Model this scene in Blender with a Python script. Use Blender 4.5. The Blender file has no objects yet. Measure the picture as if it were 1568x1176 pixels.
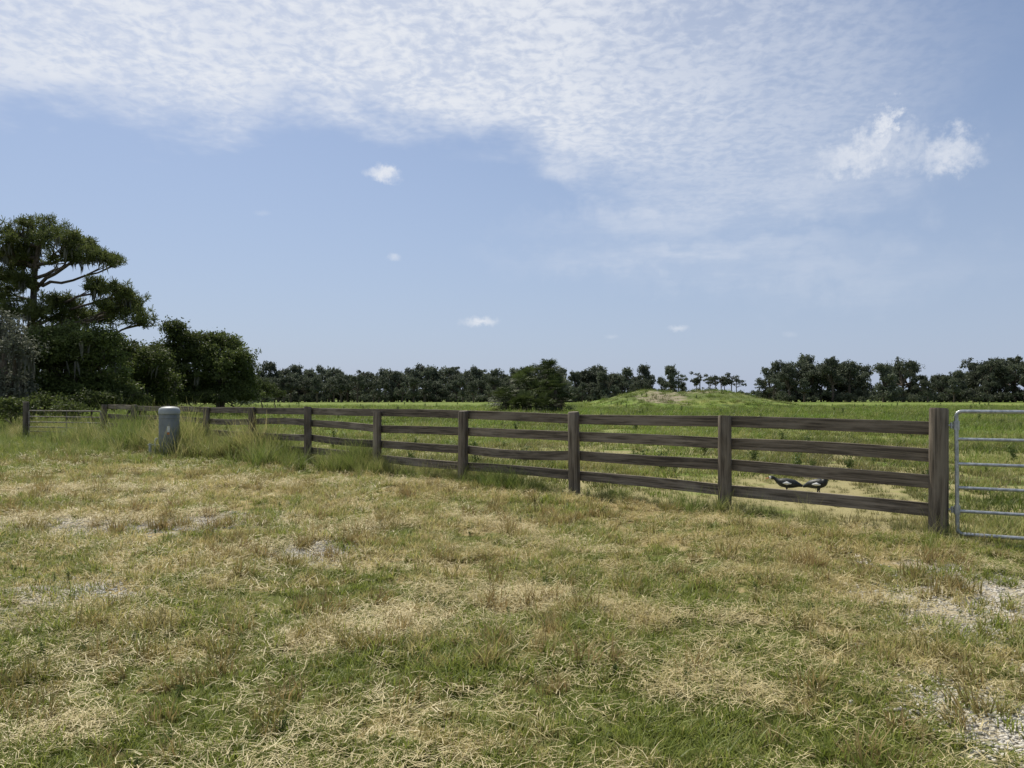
import bpy, math, random
import numpy as np
from mathutils import Vector, Matrix
rng=np.random.default_rng(7); random.seed(7)
F=1178.0; H=1.464; HY=608.0
def W(px,py,d): return np.array([(px-784)/F*d, d, H+(HY-py)/F*d])
def GX(px,d): return (px-784)/F*d
sc=bpy.context.scene
sc.view_settings.view_transform='Standard'; sc.view_settings.look='None'; sc.view_settings.exposure=0
# ---------------- fence geometry ----------------
P0=np.array([4.454,8.06]); ang=math.radians(46.3)
FD=np.array([-math.sin(ang),math.cos(ang)]); FN=np.array([math.cos(ang),math.sin(ang)])
def side(x,y): return (x-P0[0])*FN[0]+(y-P0[1])*FN[1]
def along(x,y): return (x-P0[0])*FD[0]+(y-P0[1])*FD[1]
def gz(x,y):
    x=np.asarray(x,float); y=np.asarray(y,float)
    z=0.018*np.sin(x*1.3+0.7*np.sin(y*.9))*np.cos(y*1.1+.4)+0.012*np.sin(x*3.1+y*2.3)*np.sin(y*2.7-x)
    z=z*np.clip(1.2-np.hypot(x,y)/60,0.1,1)
    dx=np.abs(x-26.0); dy=np.abs(y-118)
    fx=np.clip((16.5-dx)/12,0,1); fy=np.clip((24-dy)/18,0,1)
    fx=fx*fx*(3-2*fx); fy=fy*fy*(3-2*fy)
    z=z+2.15*fx*fy*(1+0.07*np.sin(x*.7)+0.05*np.sin(x*1.9+1)+.03*np.sin(y*1.1))
    z=z+0.35*np.exp(-((x-12)/8)**2-((y-120)/14)**2)
    return z
# ---------------- node helpers ----------------
class NT:
    dims='3D'
    def __init__(s,nt): s.t=nt
    def n(s,typ,**k):
        nd=s.t.nodes.new(typ)
        for a,b in k.items(): setattr(nd,a,b)
        return nd
    def put(s,sock,v):
        if isinstance(v,bpy.types.NodeSocket): s.t.links.new(v,sock)
        elif v is not None: sock.default_value=v
    def m(s,op,a,b=None,c=None,clamp=False):
        nd=s.n('ShaderNodeMath',operation=op,use_clamp=clamp)
        for i,v in enumerate((a,b,c)):
            if v is not None: s.put(nd.inputs[i],v)
        return nd.outputs[0]
    def vm(s,op,a,b=None,scale=None):
        nd=s.n('ShaderNodeVectorMath',operation=op)
        s.put(nd.inputs[0],a)
        if b is not None: s.put(nd.inputs[1],b)
        if scale is not None: s.put(nd.inputs['Scale'],scale)
        return nd.outputs['Value'] if op in('LENGTH','DOT_PRODUCT','DISTANCE') else nd.outputs[0]
    def noise(s,vec,scale,detail=3,rough=.55,dist=0,color=False):
        nd=s.n('ShaderNodeTexNoise'); nd.noise_dimensions=s.dims; s.put(nd.inputs['Vector'],vec)
        nd.inputs['Scale'].default_value=scale; nd.inputs['Detail'].default_value=detail
        nd.inputs['Roughness'].default_value=rough; nd.inputs['Distortion'].default_value=dist
        return nd.outputs['Color'] if color else nd.outputs['Fac']
    def mr(s,v,a,b,c=0,d=1,smooth=True):
        nd=s.n('ShaderNodeMapRange'); nd.interpolation_type='SMOOTHSTEP' if smooth else 'LINEAR'
        for i,x in enumerate((v,a,b,c,d)): s.put(nd.inputs[i],x)
        return nd.outputs[0]
    def mix(s,f,a,b,mode='MIX'):
        nd=s.n('ShaderNodeMix',data_type='RGBA',blend_type=mode)
        s.put(nd.inputs[0],f)
        for sk,v in ((nd.inputs[6],a),(nd.inputs[7],b)):
            if isinstance(v,(tuple,list)): v=(*v[:3],1)
            s.put(sk,v)
        return nd.outputs[2]
    def xyz(s,v):
        nd=s.n('ShaderNodeSeparateXYZ'); s.put(nd.inputs[0],v); return nd.outputs
    def comb(s,x,y,z):
        nd=s.n('ShaderNodeCombineXYZ')
        for i,v in enumerate((x,y,z)): s.put(nd.inputs[i],v)
        return nd.outputs[0]
    def pos(s): return s.n('ShaderNodeNewGeometry').outputs['Position']
def newmat(name):
    m=bpy.data.materials.new(name); m.use_nodes=True; m.node_tree.nodes.clear()
    g=NT(m.node_tree); out=g.n('ShaderNodeOutputMaterial')
    return m,g,out
def principled(g,out,col,rough=.8,bump=None,bstr=.3,bdist=.02,metal=0,spec=.3):
    p=g.n('ShaderNodeBsdfPrincipled')
    if isinstance(col,(tuple,list)): col=(*col[:3],1)
    g.put(p.inputs['Base Color'],col); g.put(p.inputs['Roughness'],rough); g.put(p.inputs['Metallic'],metal)
    p.inputs['Specular IOR Level'].default_value=spec
    if bump is not None:
        b=g.n('ShaderNodeBump'); b.inputs['Strength'].default_value=bstr; b.inputs['Distance'].default_value=bdist
        g.put(b.inputs['Height'],bump); g.t.links.new(b.outputs[0],p.inputs['Normal'])
    if out is not None: g.t.links.new(p.outputs[0],out.inputs[0])
    return p
SPOTS=[(190,803,1.3,.35),(300,795,.9,.22),(90,914,.5,.28),(1535,905,.8,.55),(1440,940,.45,.35),(1520,1100,.35,.25),(40,800,.6,.25),(470,845,.45,.2)]
SP=[]
for px,py,rx,ry in SPOTS:
    d=F*H/(py-HY); SP.append((GX(px,d),d,rx,ry*2.2))
def patches(g):
    P=g.pos(); x,y,z=g.xyz(P)
    n1=g.noise(P,.55,2); n2=g.noise(P,2.9,3,.65)
    s=g.m('ADD',g.m('MULTIPLY',n1,.42),g.m('MULTIPLY',n2,.58))
    bias=g.mr(y,3.5,8.5,-.045,.026)
    s=g.m('ADD',s,bias)
    lft=g.m('MULTIPLY',g.mr(x,-2.4,-.6,-.05,0),g.mr(y,6,4,0,1))
    s=g.m('ADD',s,lft)
    far=g.mr(y,13,19,0,-.10); s=g.m('ADD',s,far)
    S=g.mr(s,.42,.58,0,1)
    sand=None
    wob=g.m('MULTIPLY',g.m('SUBTRACT',g.noise(P,3.5,4,.65),.5),3.2)
    for cx,cy,rx,ry in SP:
        v=g.vm('MULTIPLY',g.vm('SUBTRACT',P,(cx,cy,0)),(1/rx,1/ry,0))
        d=g.vm('LENGTH',v); f=g.mr(g.m('ADD',d,wob),1.05,.45,0,1)
        sand=f if sand is None else g.m('MAXIMUM',sand,f)
    sd=g.vm('DOT_PRODUCT',g.vm('SUBTRACT',P,(P0[0],P0[1],0)),(FN[0],FN[1],0))
    past=g.mr(sd,-.2,.5,0,1)
    return P,S,sand,past,n1,n2,(x,y,z)
# ---------------- materials ----------------
def mat_ground():
    m,g,out=newmat('ground_turf')
    P,S,sand,past,n1,n2,(x,y,z)=patches(g)
    fine=g.noise(P,38,4,.7); mid=g.noise(P,9,4,.65)
    green=g.mix(fine,(.040,.052,.012),(.18,.20,.050))
    straw=g.mix(fine,(.12,.09,.04),(.54,.44,.22))
    col=g.mix(g.mr(g.m('ADD',S,g.m('MULTIPLY',g.m('SUBTRACT',mid,.5),1.2)),.2,.9),green,straw)
    dirt=g.mr(g.noise(P,5.5,4,.7),.57,.69)
    col=g.mix(g.m('MULTIPLY',dirt,.75),col,(.11,.078,.045))
    vor=g.n('ShaderNodeTexVoronoi'); g.put(vor.inputs['Vector'],P); vor.inputs['Scale'].default_value=45
    sandc=g.mix(vor.outputs['Distance'],(.58,.53,.44),(.30,.25,.19))
    col=g.mix(g.m('MULTIPLY',sand,.8),col,sandc)
    dist=g.vm('LENGTH',P)
    pn=g.noise(P,.10,4,.65); pn2=g.noise(P,1.1,5,.7)
    pg=g.mix(g.mr(pn2,.36,.60),(.060,.098,.018),(.17,.24,.045))
    pg2=g.mix(g.mr(pn,.46,.62),pg,(.24,.26,.075))
    pg2=g.mix(g.m('MULTIPLY',g.mr(g.noise(P,.28,4,.7),.52,.62),.6),pg2,(.065,.085,.025))
    nearp=g.mr(dist,14,55,1,0)
    tan=g.mr(g.m('ADD',g.noise(P,.5,4,.6),g.m('MULTIPLY',nearp,.14)),.50,.64)
    pg3=g.mix(g.m('MULTIPLY',tan,g.m('MULTIPLY',nearp,.85)),pg2,(.34,.29,.15))
    col=g.mix(past,col,pg3)
    mnd=g.mr(z,.5,1.5)
    col=g.mix(g.m('MULTIPLY',mnd,.7),col,(.095,.115,.035))
    v=g.vm('MULTIPLY',g.vm('SUBTRACT',P,(20.5,104,1.4)),(1/4.0,1/8.0,1/1.1))
    sc1=g.mr(g.m('ADD',g.vm('LENGTH',v),g.m('MULTIPLY',g.m('SUBTRACT',g.noise(P,.7,4,.7),.5),3)),1.0,.5)
    ridge=g.m('MULTIPLY',g.mr(z,1.6,2.1),g.mr(g.noise(P,.45,3,.7),.46,.58))
    col=g.mix(g.m('MULTIPLY',g.m('MAXIMUM',sc1,g.m('MULTIPLY',ridge,.7)),.9),col,(.29,.245,.175))
    h=g.m('ADD',g.m('MULTIPLY',fine,.5),mid)
    principled(g,out,col,.95,h,.9,.03,spec=.1)
    return m
def blade_mat(name,g1,g2,s1,s2,smode,trans=.4,dist_fade=False):
    m,g,out=newmat(name)
    at=g.n('ShaderNodeAttribute',attribute_name='bc'); r,t,q=g.xyz(at.outputs['Vector'])
    oi=g.n('ShaderNodeObjectInfo').outputs['Random']
    if smode is None:
        P,S,sand,past,n1,n2,_=patches(g)
        f=g.m('ADD',g.m('MULTIPLY',S,.9),g.m('MULTIPLY',g.m('SUBTRACT',r,.5),.9))
        f=g.m('ADD',f,g.m('MULTIPLY',g.m('SUBTRACT',oi,.5),.6))
        f=g.mr(f,.2,1.0)
    else:
        P=g.pos()
        sm=smode
        if dist_fade: sm=g.mr(g.vm('LENGTH',P),10,45,.55,.08)
        f=g.m('ADD',sm,g.m('MULTIPLY',g.m('SUBTRACT',g.noise(P,.35,2),.5),2.2))
        f=g.m('ADD',f,g.m('MULTIPLY',g.m('SUBTRACT',r,.5),.7)); f=g.m('ADD',f,g.m('MULTIPLY',g.m('SUBTRACT',oi,.5),.5),clamp=True)
    gr=g.mix(q,g1,g2); st=g.mix(q,s1,s2)
    col=g.mix(f,gr,st)
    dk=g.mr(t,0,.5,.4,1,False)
    if dist_fade:
        mo=g.mr(g.noise(P,.22,3,.65),.40,.62,1.12,.55); dk=g.m('MULTIPLY',dk,mo)
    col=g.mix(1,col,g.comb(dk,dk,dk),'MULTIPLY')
    p=principled(g,None,col,.5,spec=.3)
    tr=g.n('ShaderNodeBsdfTranslucent'); g.put(tr.inputs[0],col)
    mx=g.n('ShaderNodeMixShader'); mx.inputs[0].default_value=trans
    g.t.links.new(p.outputs[0],mx.inputs[1]); g.t.links.new(tr.outputs[0],mx.inputs[2]); g.t.links.new(mx.outputs[0],out.inputs[0])
    return m
def leaf_mat(name,c1,c2,trans=.3):
    m,g,out=newmat(name)
    at=g.n('ShaderNodeAttribute',attribute_name='bc'); r,t,q=g.xyz(at.outputs['Vector'])
    f=g.m('ADD',g.m('MULTIPLY',r,.5),g.m('MULTIPLY',t,.5))
    oi=g.n('ShaderNodeObjectInfo').outputs['Random']
    tone=g.mr(oi,0,1,.75,1.25,False)
    col=g.mix(f,c1,c2); col=g.mix(1,col,g.comb(tone,tone,tone),'MULTIPLY')
    p=principled(g,None,col,.6,spec=.2)
    tr=g.n('ShaderNodeBsdfTranslucent'); g.put(tr.inputs[0],col)
    mx=g.n('ShaderNodeMixShader'); mx.inputs[0].default_value=trans
    g.t.links.new(p.outputs[0],mx.inputs[1]); g.t.links.new(tr.outputs[0],mx.inputs[2]); g.t.links.new(mx.outputs[0],out.inputs[0])
    return m
def simple(name,c1,c2,scale=8,rough=.8,metal=0,bstr=.3,stretch=None,spec=.3,lo=.35,hi=.65):
    m,g,out=newmat(name)
    tc=g.n('ShaderNodeTexCoord').outputs['Object']
    if stretch: tc=g.vm('MULTIPLY',tc,stretch)
    n=g.noise(tc,scale,5,.65)
    principled(g,out,g.mix(g.mr(n,lo,hi),c1,c2),rough,n,bstr,.01,metal,spec)
    return m
def wood_mat(name,axis_attr=True):
    m,g,out=newmat(name)
    at=g.n('ShaderNodeAttribute',attribute_name='bc').outputs['Vector']
    a,b,r=g.xyz(at)
    v=g.comb(g.m('MULTIPLY',a,1.6),g.m('MULTIPLY',b,38),g.m('MULTIPLY',r,50))
    gr=g.noise(v,1,5,.65,.4)
    v2=g.comb(g.m('MULTIPLY',a,.9),g.m('MULTIPLY',b,4),g.m('MULTIPLY',r,50))
    blot=g.noise(v2,1.6,4,.6)
    col=g.mix(g.mr(gr,.35,.68),(.060,.049,.037),(.205,.170,.130))
    col=g.mix(g.m('MULTIPLY',g.mr(blot,.45,.68),.6),col,(.26,.222,.175))
    tone=g.mr(r,0,1,.75,1.25,False)
    col=g.mix(1,col,g.comb(tone,tone,tone),'MULTIPLY')
    principled(g,out,col,.85,gr,.6,.006,spec=.2)
    return m
MG=mat_ground()
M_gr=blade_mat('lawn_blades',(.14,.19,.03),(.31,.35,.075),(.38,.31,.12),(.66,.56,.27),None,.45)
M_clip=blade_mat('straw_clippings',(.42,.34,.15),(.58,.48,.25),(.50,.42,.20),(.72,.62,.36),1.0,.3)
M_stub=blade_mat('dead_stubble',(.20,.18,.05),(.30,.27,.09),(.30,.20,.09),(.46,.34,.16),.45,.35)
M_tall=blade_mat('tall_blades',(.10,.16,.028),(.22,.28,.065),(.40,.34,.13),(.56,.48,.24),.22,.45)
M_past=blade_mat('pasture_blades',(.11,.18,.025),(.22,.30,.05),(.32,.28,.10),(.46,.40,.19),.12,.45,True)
M_weed=leaf_mat('weed_leaves',(.06,.09,.025),(.14,.19,.05),.3)
M_oak=leaf_mat('oak_leaves',(.030,.045,.012),(.14,.175,.05),.38)
M_far=leaf_mat('far_leaves',(.062,.075,.056),(.145,.17,.10),.3)  # leaf colour lightened to paint in aerial haze over the distant trees
M_pine=leaf_mat('pine_needles',(.050,.068,.02),(.17,.20,.06),.35)
M_moss=leaf_mat('spanish_moss',(.085,.085,.068),(.19,.19,.15),.25)
M_palm=leaf_mat('palm_fronds',(.028,.042,.014),(.10,.13,.04),.25)
M_dead=leaf_mat('dead_fronds',(.11,.08,.05),(.26,.2,.12),.2)
M_bark=simple('bark',(.045,.036,.028),(.14,.115,.09),4,.95,bstr=.6,stretch=(3,3,.6))
M_wood=wood_mat('weathered_wood')
M_galv=simple('galvanised_steel',(.30,.32,.34),(.50,.52,.54),25,.45,.75,.05)
M_rust=simple('rusty_steel',(.13,.10,.08),(.30,.28,.25),10,.7,.3,.1)
M_ped=simple('pedestal_paint',(.15,.165,.165),(.21,.225,.22),3,.55,0,.03,spec=.35)
M_ped2=simple('pedestal_cap_paint',(.28,.30,.295),(.36,.38,.37),3,.5,0,.03,spec=.35)
M_dark=simple('dark_plastic',(.03,.03,.03),(.06,.06,.06),6,.6)
M_lab=simple('label_white',(.6,.6,.56),(.75,.75,.7),20,.5,0,0)
M_org=simple('label_orange',(.5,.16,.03),(.6,.2,.04),20,.5,0,0)
M_blk=simple('black_feather',(.012,.013,.014),(.04,.045,.045),30,.5)
M_wht=simple('white_feather',(.6,.6,.57),(.8,.8,.78),30,.7)
M_red=simple('red_skin',(.4,.05,.03),(.55,.09,.05),30,.6)
M_peb=simple('shell_pebble',(.42,.39,.33),(.70,.66,.58),60,.8)
# ---------------- mesh builder ----------------
class MB:
    def __init__(s): s.V=[];s.L=[];s.S=[];s.M=[];s.C=[];s.sm=[];s.n=0
    def add(s,v,f,mat=0,c=None,smooth=False):
        v=np.asarray(v,float); f=np.asarray(f)
        s.V.append(v); s.L.append((f+s.n).ravel()); s.S.append(np.full(len(f),f.shape[1])); s.M.append(np.full(len(f),mat))
        s.sm.append(np.full(len(f),smooth))
        if c is None: c=np.zeros((len(v),3))
        c=np.broadcast_to(np.asarray(c,float),(len(v),3)); s.C.append(c); s.n+=len(v)
    def build(s,name,mats,link=True,parent=None,loc=None):
        me=bpy.data.meshes.new(name)
        V=np.concatenate(s.V);L=np.concatenate(s.L);S=np.concatenate(s.S)
        me.vertices.add(len(V)); me.vertices.foreach_set('co',V.astype(np.float32).ravel())
        me.loops.add(len(L)); me.loops.foreach_set('vertex_index',L.astype(np.int32))
        me.polygons.add(len(S)); st=np.concatenate([[0],np.cumsum(S)[:-1]]); me.polygons.foreach_set('loop_start',st.astype(np.int32))
        me.polygons.foreach_set('material_index',np.concatenate(s.M).astype(np.int32))
        me.polygons.foreach_set('use_smooth',np.concatenate(s.sm).astype(bool))
        a=me.attributes.new('bc','FLOAT_VECTOR','POINT'); a.data.foreach_set('vector',np.concatenate(s.C).astype(np.float32).ravel())
        for m in mats: me.materials.append(m)
        me.update(calc_edges=True); me.validate()
        o=bpy.data.objects.new(name,me)
        if link: sc.collection.objects.link(o)
        if parent: o.parent=parent
        if loc is not None: o.location=loc
        return o
def tube(mb,path,rad,seg=7,mat=0,c=None,smooth=True,cap=True,flat=None):
    path=np.asarray(path,float); n=len(path); rad=np.broadcast_to(rad,(n,))
    T=np.gradient(path,axis=0); T/=np.linalg.norm(T,axis=1)[:,None]+1e-9
    ref=np.array([0,0,1.]) if abs(T[0][2])<.9 else np.array([1.,0,0])
    U=np.cross(T,ref); 
    bad=np.linalg.norm(U,axis=1)<1e-3; U[bad]=np.array([1,0,0]); U/=np.linalg.norm(U,axis=1)[:,None]
    Vv=np.cross(T,U)
    a=np.linspace(0,2*np.pi,seg,endpoint=False)
    fl=1 if flat is None else flat
    ring=path[:,None,:]+rad[:,None,None]*(np.cos(a)[None,:,None]*U[:,None,:]+fl*np.sin(a)[None,:,None]*Vv[:,None,:])
    v=ring.reshape(-1,3)
    i=np.arange(n-1)[:,None]*seg; j=np.arange(seg)[None,:]; k=(j+1)%seg
    f=np.stack([i+j,i+k,i+seg+k,i+seg+j],-1).reshape(-1,4)
    mb.add(v,f,mat,c,smooth)
    if cap:
        mb.add(v[:seg],np.arange(seg)[None,::-1],mat,c); mb.add(v[-seg:],np.arange(seg)[None,:],mat,c)
def bez(a,b,c,n=7):
    t=np.linspace(0,1,n)[:,None]; a,b,c=map(np.asarray,(a,b,c))
    return (1-t)**2*a+2*t*(1-t)*b+t*t*c
def rnd_dirs(n):
    v=rng.normal(size=(n,3)); return v/np.linalg.norm(v,axis=1)[:,None]
def leaves(mb,cen,size,clump,mat=0,aspect=.55,upb=.5):
    n=len(cen); nr=rnd_dirs(n); nr[:,2]=nr[:,2]+upb; nr/=np.linalg.norm(nr,axis=1)[:,None]
    u=np.cross(nr,rnd_dirs(n)); u/=np.linalg.norm(u,axis=1)[:,None]+1e-9; w=np.cross(nr,u)
    sz=(size*rng.uniform(.6,1.4,n))[:,None]
    v=np.stack([cen-u*sz*.5,cen+w*sz*aspect*.5,cen+u*sz*.5,cen-w*sz*aspect*.5],1).reshape(-1,3)
    f=np.arange(4*n).reshape(-1,4)
    c=np.repeat(np.stack([rng.random(n),clump,np.zeros(n)],1),4,0)
    mb.add(v,f,mat,c)
def lobe_foliage(mb,cen,rad,nclump,nleaf,lsize,crad,mat=0,fill=.3,flat=.8):
    d=rnd_dirs(nclump); d[:,2]=np.where(d[:,2]<-.5,-d[:,2]*.6,d[:,2])
    r=rng.uniform(fill,1.0,nclump)**.6; r*=rng.uniform(.75,1.18,nclump)
    ol=rng.random(nclump)<.10; r=np.where(ol,r*rng.uniform(1.05,1.35,nclump),r)
    cc=cen+d*r[:,None]*np.asarray(rad)
    cr=crad*rng.uniform(.45,1.45,nclump)*np.where(ol,.7,1)
    allc=np.repeat(cc,nleaf,0)+rnd_dirs(nclump*nleaf)*(rng.random(nclump*nleaf)**.6*np.repeat(cr,nleaf))[:,None]*np.array([1,1,flat])
    cl=np.repeat(rng.random(nclump),nleaf)
    leaves(mb,allc,lsize,cl,mat)
    return cc
def moss(mb,pts,L=.9,mat=2):
    for p in pts:
        for k in range(6):
            q=p+rng.normal(size=3)*[.12,.12,.05]; l=L*rng.uniform(.4,1.2); w=.05*rng.uniform(.6,1.5)
            a=rng.uniform(0,np.pi); u=np.array([np.cos(a),np.sin(a),0])*w
            z=np.array([0,0,-l]); s=np.array([rng.normal()*.05,rng.normal()*.05,0])
            v=[q-u*.5,q+u*.5,q+u+z*.45+s,q+z+s*2,q-u+z*.45+s]
            mb.add(v,[[0,1,2,3,4]],mat,[rng.random(),rng.random(),0])
def oak(name,base,lobes,nclump=90,nleaf=36,lsize=.16,crad=.55,trunk_r=.3,mossn=0,mats=None,stems=1,leafmat=0):
    mb=MB(); base=np.asarray(base,float)
    tops=np.array([l[0] for l in lobes]); cz=tops[:,2].mean(); cm=tops.mean(0)
    fork=np.array([base[0]*.7+cm[0]*.3,base[1]*.7+cm[1]*.3,base[2]+(cz-base[2])*.45])
    tube(mb,bez(base-[0,0,.2],(base+fork)/2+[.2,.1,0],fork,6),np.linspace(trunk_r*1.35,trunk_r*.8,6),8,1)
    for c,r in lobes:
        c=np.asarray(c); r=np.asarray(r)
        mid=(fork+c)/2+rng.normal(size=3)*.35+[0,0,.2]
        tube(mb,bez(fork,mid,c,7),np.linspace(trunk_r*.55,trunk_r*.15,7),6,1)
        vol=(r[0]*r[1]*r[2])**(1/3)
        nc=max(12,int(nclump*(vol/1.5)**1.6))
        cc=lobe_foliage(mb,c,r,nc,nleaf,lsize,crad)
        for q in cc[:12]:
            tube(mb,bez(c,(c+q)/2+rng.normal(size=3)*.2,q,4),np.linspace(trunk_r*.15,.015,4),4,1,cap=False)
        if mossn: moss(mb,cc[rng.integers(0,len(cc),mossn)]-[0,0,.2])
    return mb.build(name,mats or [M_oak,M_bark,M_moss])
def Ls(d,lst,dj=1.0,asp=1.0):
    out=[]
    for px,py,rx,ry in lst:
        dd=d+rng.uniform(-1,1)*dj; c=W(px,py,dd); out.append((c,np.array([rx/F*dd,rx/F*dd*asp,ry/F*dd])))
    return out
# ---------------- ground sheet ----------------
def axis(lo,hi,s0=.16,g=.018):
    p=[0.]; 
    while p[-1]<hi: p.append(p[-1]+max(s0,g*p[-1]))
    q=[0.]
    while q[-1]>lo: q.append(q[-1]-max(s0,g*abs(q[-1])))
    return np.array(q[:0:-1]+p)
xs=axis(-3500,3500); ys=axis(-300,4000)
X,Y=np.meshgrid(xs,ys); Z=gz(X,Y)
mb=MB(); nx,ny=len(xs),len(ys)
i=(np.arange(ny-1)[:,None]*nx+np.arange(nx-1)[None,:]).ravel()
mb.add(np.stack([X.ravel(),Y.ravel(),Z.ravel()],1),np.stack([i,i+1,i+nx+1,i+nx],1),0,None,True)
mb.build('ground',[MG])
# ---------------- grass tufts ----------------
def blades(mb,n,h,spread,lean,width,mat=0,seg=3,flat=False,curl=.6):
    a=rng.uniform(0,2*np.pi,n); r=spread*np.sqrt(rng.random(n))
    base=np.stack([np.cos(a)*r,np.sin(a)*r,np.zeros(n)],1)
    a2=a+rng.normal(size=n)*1.0; hh=h*rng.uniform(.45,1.15,n); ln=lean*rng.uniform(.2,1.3,n)
    if flat:
        a2=rng.uniform(0,2*np.pi,n)
        base[:,2]=rng.uniform(.002,.03,n)
    d=np.stack([np.cos(a2),np.sin(a2),np.zeros(n)],1); s=np.stack([-np.sin(a2),np.cos(a2),np.zeros(n)],1)
    sk=rng.normal(size=n)*.25
    rows=[]; w=width*rng.uniform(.6,1.4,n); T=[]
    for k in range(seg+1):
        t=k/seg
        if flat:
            p=base+d*(hh*t)[:,None]+s*(hh*sk*t*t)[:,None]; p[:,2]+=np.sin(t*np.pi)*hh*.12*ln+ t*hh*.08*rng.normal(size=n)
            p[:,2]=np.maximum(p[:,2],.002)
        else:
            p=base+d*(hh*ln*(t**1.6))[:,None]+s*(hh*sk*t*t)[:,None]; p[:,2]+=hh*(t-curl*ln*t*t*.45)
        ww=w*(1-t**1.5)*.5+.0004
        rows+= [p-s*ww[:,None],p+s*ww[:,None]]; T+=[t,t]
    v=np.stack(rows,1).reshape(-1,3); m=2*(seg+1)
    b=np.arange(n)[:,None,None]*m; k=np.arange(seg)[None,:,None]*2
    f=(b+k+np.array([0,1,3,2])).reshape(-1,4)
    R=rng.random(n);Q=rng.random(n)
    c=np.stack([np.repeat(R,m),np.tile(T,n) if not flat else np.ones(n*m),np.repeat(Q,m)],1)
    mb.add(v,f,mat,c)
def coll(name,objs):
    c=bpy.data.collections.new(name)
    for o in objs: c.objects.link(o)
    return c
def mk(name,fn,k,mats):
    r=[]
    for i in range(k):
        mb=MB(); fn(mb); r.append(mb.build(f'{name}_{i:02d}',mats,link=False))
    return r
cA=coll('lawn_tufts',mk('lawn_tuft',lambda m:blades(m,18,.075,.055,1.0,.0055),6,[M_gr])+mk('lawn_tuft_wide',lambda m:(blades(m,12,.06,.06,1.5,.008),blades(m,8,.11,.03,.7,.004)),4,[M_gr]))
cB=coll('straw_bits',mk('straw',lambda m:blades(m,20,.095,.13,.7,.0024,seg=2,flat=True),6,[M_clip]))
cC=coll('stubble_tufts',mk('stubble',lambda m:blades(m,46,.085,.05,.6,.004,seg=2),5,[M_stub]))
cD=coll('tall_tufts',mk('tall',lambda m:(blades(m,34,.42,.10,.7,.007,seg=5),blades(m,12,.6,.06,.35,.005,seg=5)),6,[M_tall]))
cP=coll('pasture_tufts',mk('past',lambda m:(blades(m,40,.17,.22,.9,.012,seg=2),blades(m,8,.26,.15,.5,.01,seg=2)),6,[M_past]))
def weed(m):
    n=60; st=rng.uniform(.3,.8)
    for k in range(5):
        a=rng.uniform(0,6.28); q=np.array([np.cos(a)*.12,np.sin(a)*.12,st*rng.uniform(.6,1)])
        tube(m,bez([0,0,0],q*[.3,.3,.6],q,4),[.006,.005,.004,.002],4,0,[.5,.2,0])
        leaves(m,q*rng.uniform(.2,1.1,(n,1))+rng.normal(size=(n,3))*.05,.06,rng.random(n))
cW=coll('weed_plants',mk('weed',weed,5,[M_weed]))
def peb(m):
    for k in range(14):
        p=rng.normal(size=3)*[.06,.06,0]; s=rng.uniform(.004,.013)
        pts=np.array([[0,0,-s]]+[[np.cos(a)*s*rng.uniform(.7,1.4),np.sin(a)*s*rng.uniform(.7,1.4),s*.1] for a in np.arange(5)*1.256]+[[0,0,s*.7]])+p
        f=[[0,1+(j+1)%5,1+j] for j in range(5)]+[[6,1+j,1+(j+1)%5] for j in range(5)]
        m.add(pts,f,0,None,True)
cG=coll('pebbles',mk('peb',peb,5,[M_peb]))
def scatter(name,xy,scale,coll_,nidx,zoff=0,tilt=0,rz=None,z=None,sz=None):
    n=len(xy); x,y=xy[:,0],xy[:,1]; zz=gz(x,y)+zoff if z is None else z
    me=bpy.data.meshes.new(name); me.vertices.add(n)
    me.vertices.foreach_set('co',np.stack([x,y,zz],1).astype(np.float32).ravel())
    rot=np.stack([rng.normal(size=n)*tilt,rng.normal(size=n)*tilt,rng.uniform(0,6.283,n) if rz is None else rz],1)
    a=me.attributes.new('rot','FLOAT_VECTOR','POINT'); a.data.foreach_set('vector',rot.astype(np.float32).ravel())
    s3=np.stack([scale,scale,scale if sz is None else sz],1)
    a=me.attributes.new('scl','FLOAT_VECTOR','POINT'); a.data.foreach_set('vector',s3.astype(np.float32).ravel())
    a=me.attributes.new('idx','INT','POINT'); a.data.foreach_set('value',rng.integers(0,nidx,n).astype(np.int32))
    o=bpy.data.objects.new(name,me); sc.collection.objects.link(o)
    ng=bpy.data.node_groups.new(name+'_gn','GeometryNodeTree')
    ng.interface.new_socket('Geometry',in_out='INPUT',socket_type='NodeSocketGeometry'); ng.interface.new_socket('Geometry',in_out='OUTPUT',socket_type='NodeSocketGeometry')
    N=ng.nodes; L=ng.links
    gi=N.new('NodeGroupInput');go=N.new('NodeGroupOutput');ip=N.new('GeometryNodeInstanceOnPoints');ci=N.new('GeometryNodeCollectionInfo')
    ci.inputs['Collection'].default_value=coll_; ci.inputs['Separate Children'].default_value=True; ci.inputs['Reset Children'].default_value=True
    L.new(gi.outputs[0],ip.inputs['Points']); L.new(ci.outputs[0],ip.inputs['Instance']); ip.inputs['Pick Instance'].default_value=True
    for nm,ty,sk in (('rot','FLOAT_VECTOR','Rotation'),('scl','FLOAT_VECTOR','Scale'),('idx','INT','Instance Index')):
        na=N.new('GeometryNodeInputNamedAttribute'); na.data_type=ty; na.inputs['Name'].default_value=nm
        L.new(na.outputs['Attribute'],ip.inputs[sk])
    L.new(ip.outputs[0],go.inputs[0])
    md=o.modifiers.new('scatter','NODES'); md.node_group=ng
    return o
def wedge(n,d1,d2,power=1.0,wid=.76):
    u=rng.random(n); e=2-power
    d=(d1**e+u*(d2**e-d1**e))**(1/e) if abs(e)>1e-6 else d1*(d2/d1)**u
    x=rng.uniform(-wid,wid,n)*d+rng.uniform(-.6,.6,n)
    return np.stack([x,d],1)
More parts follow.
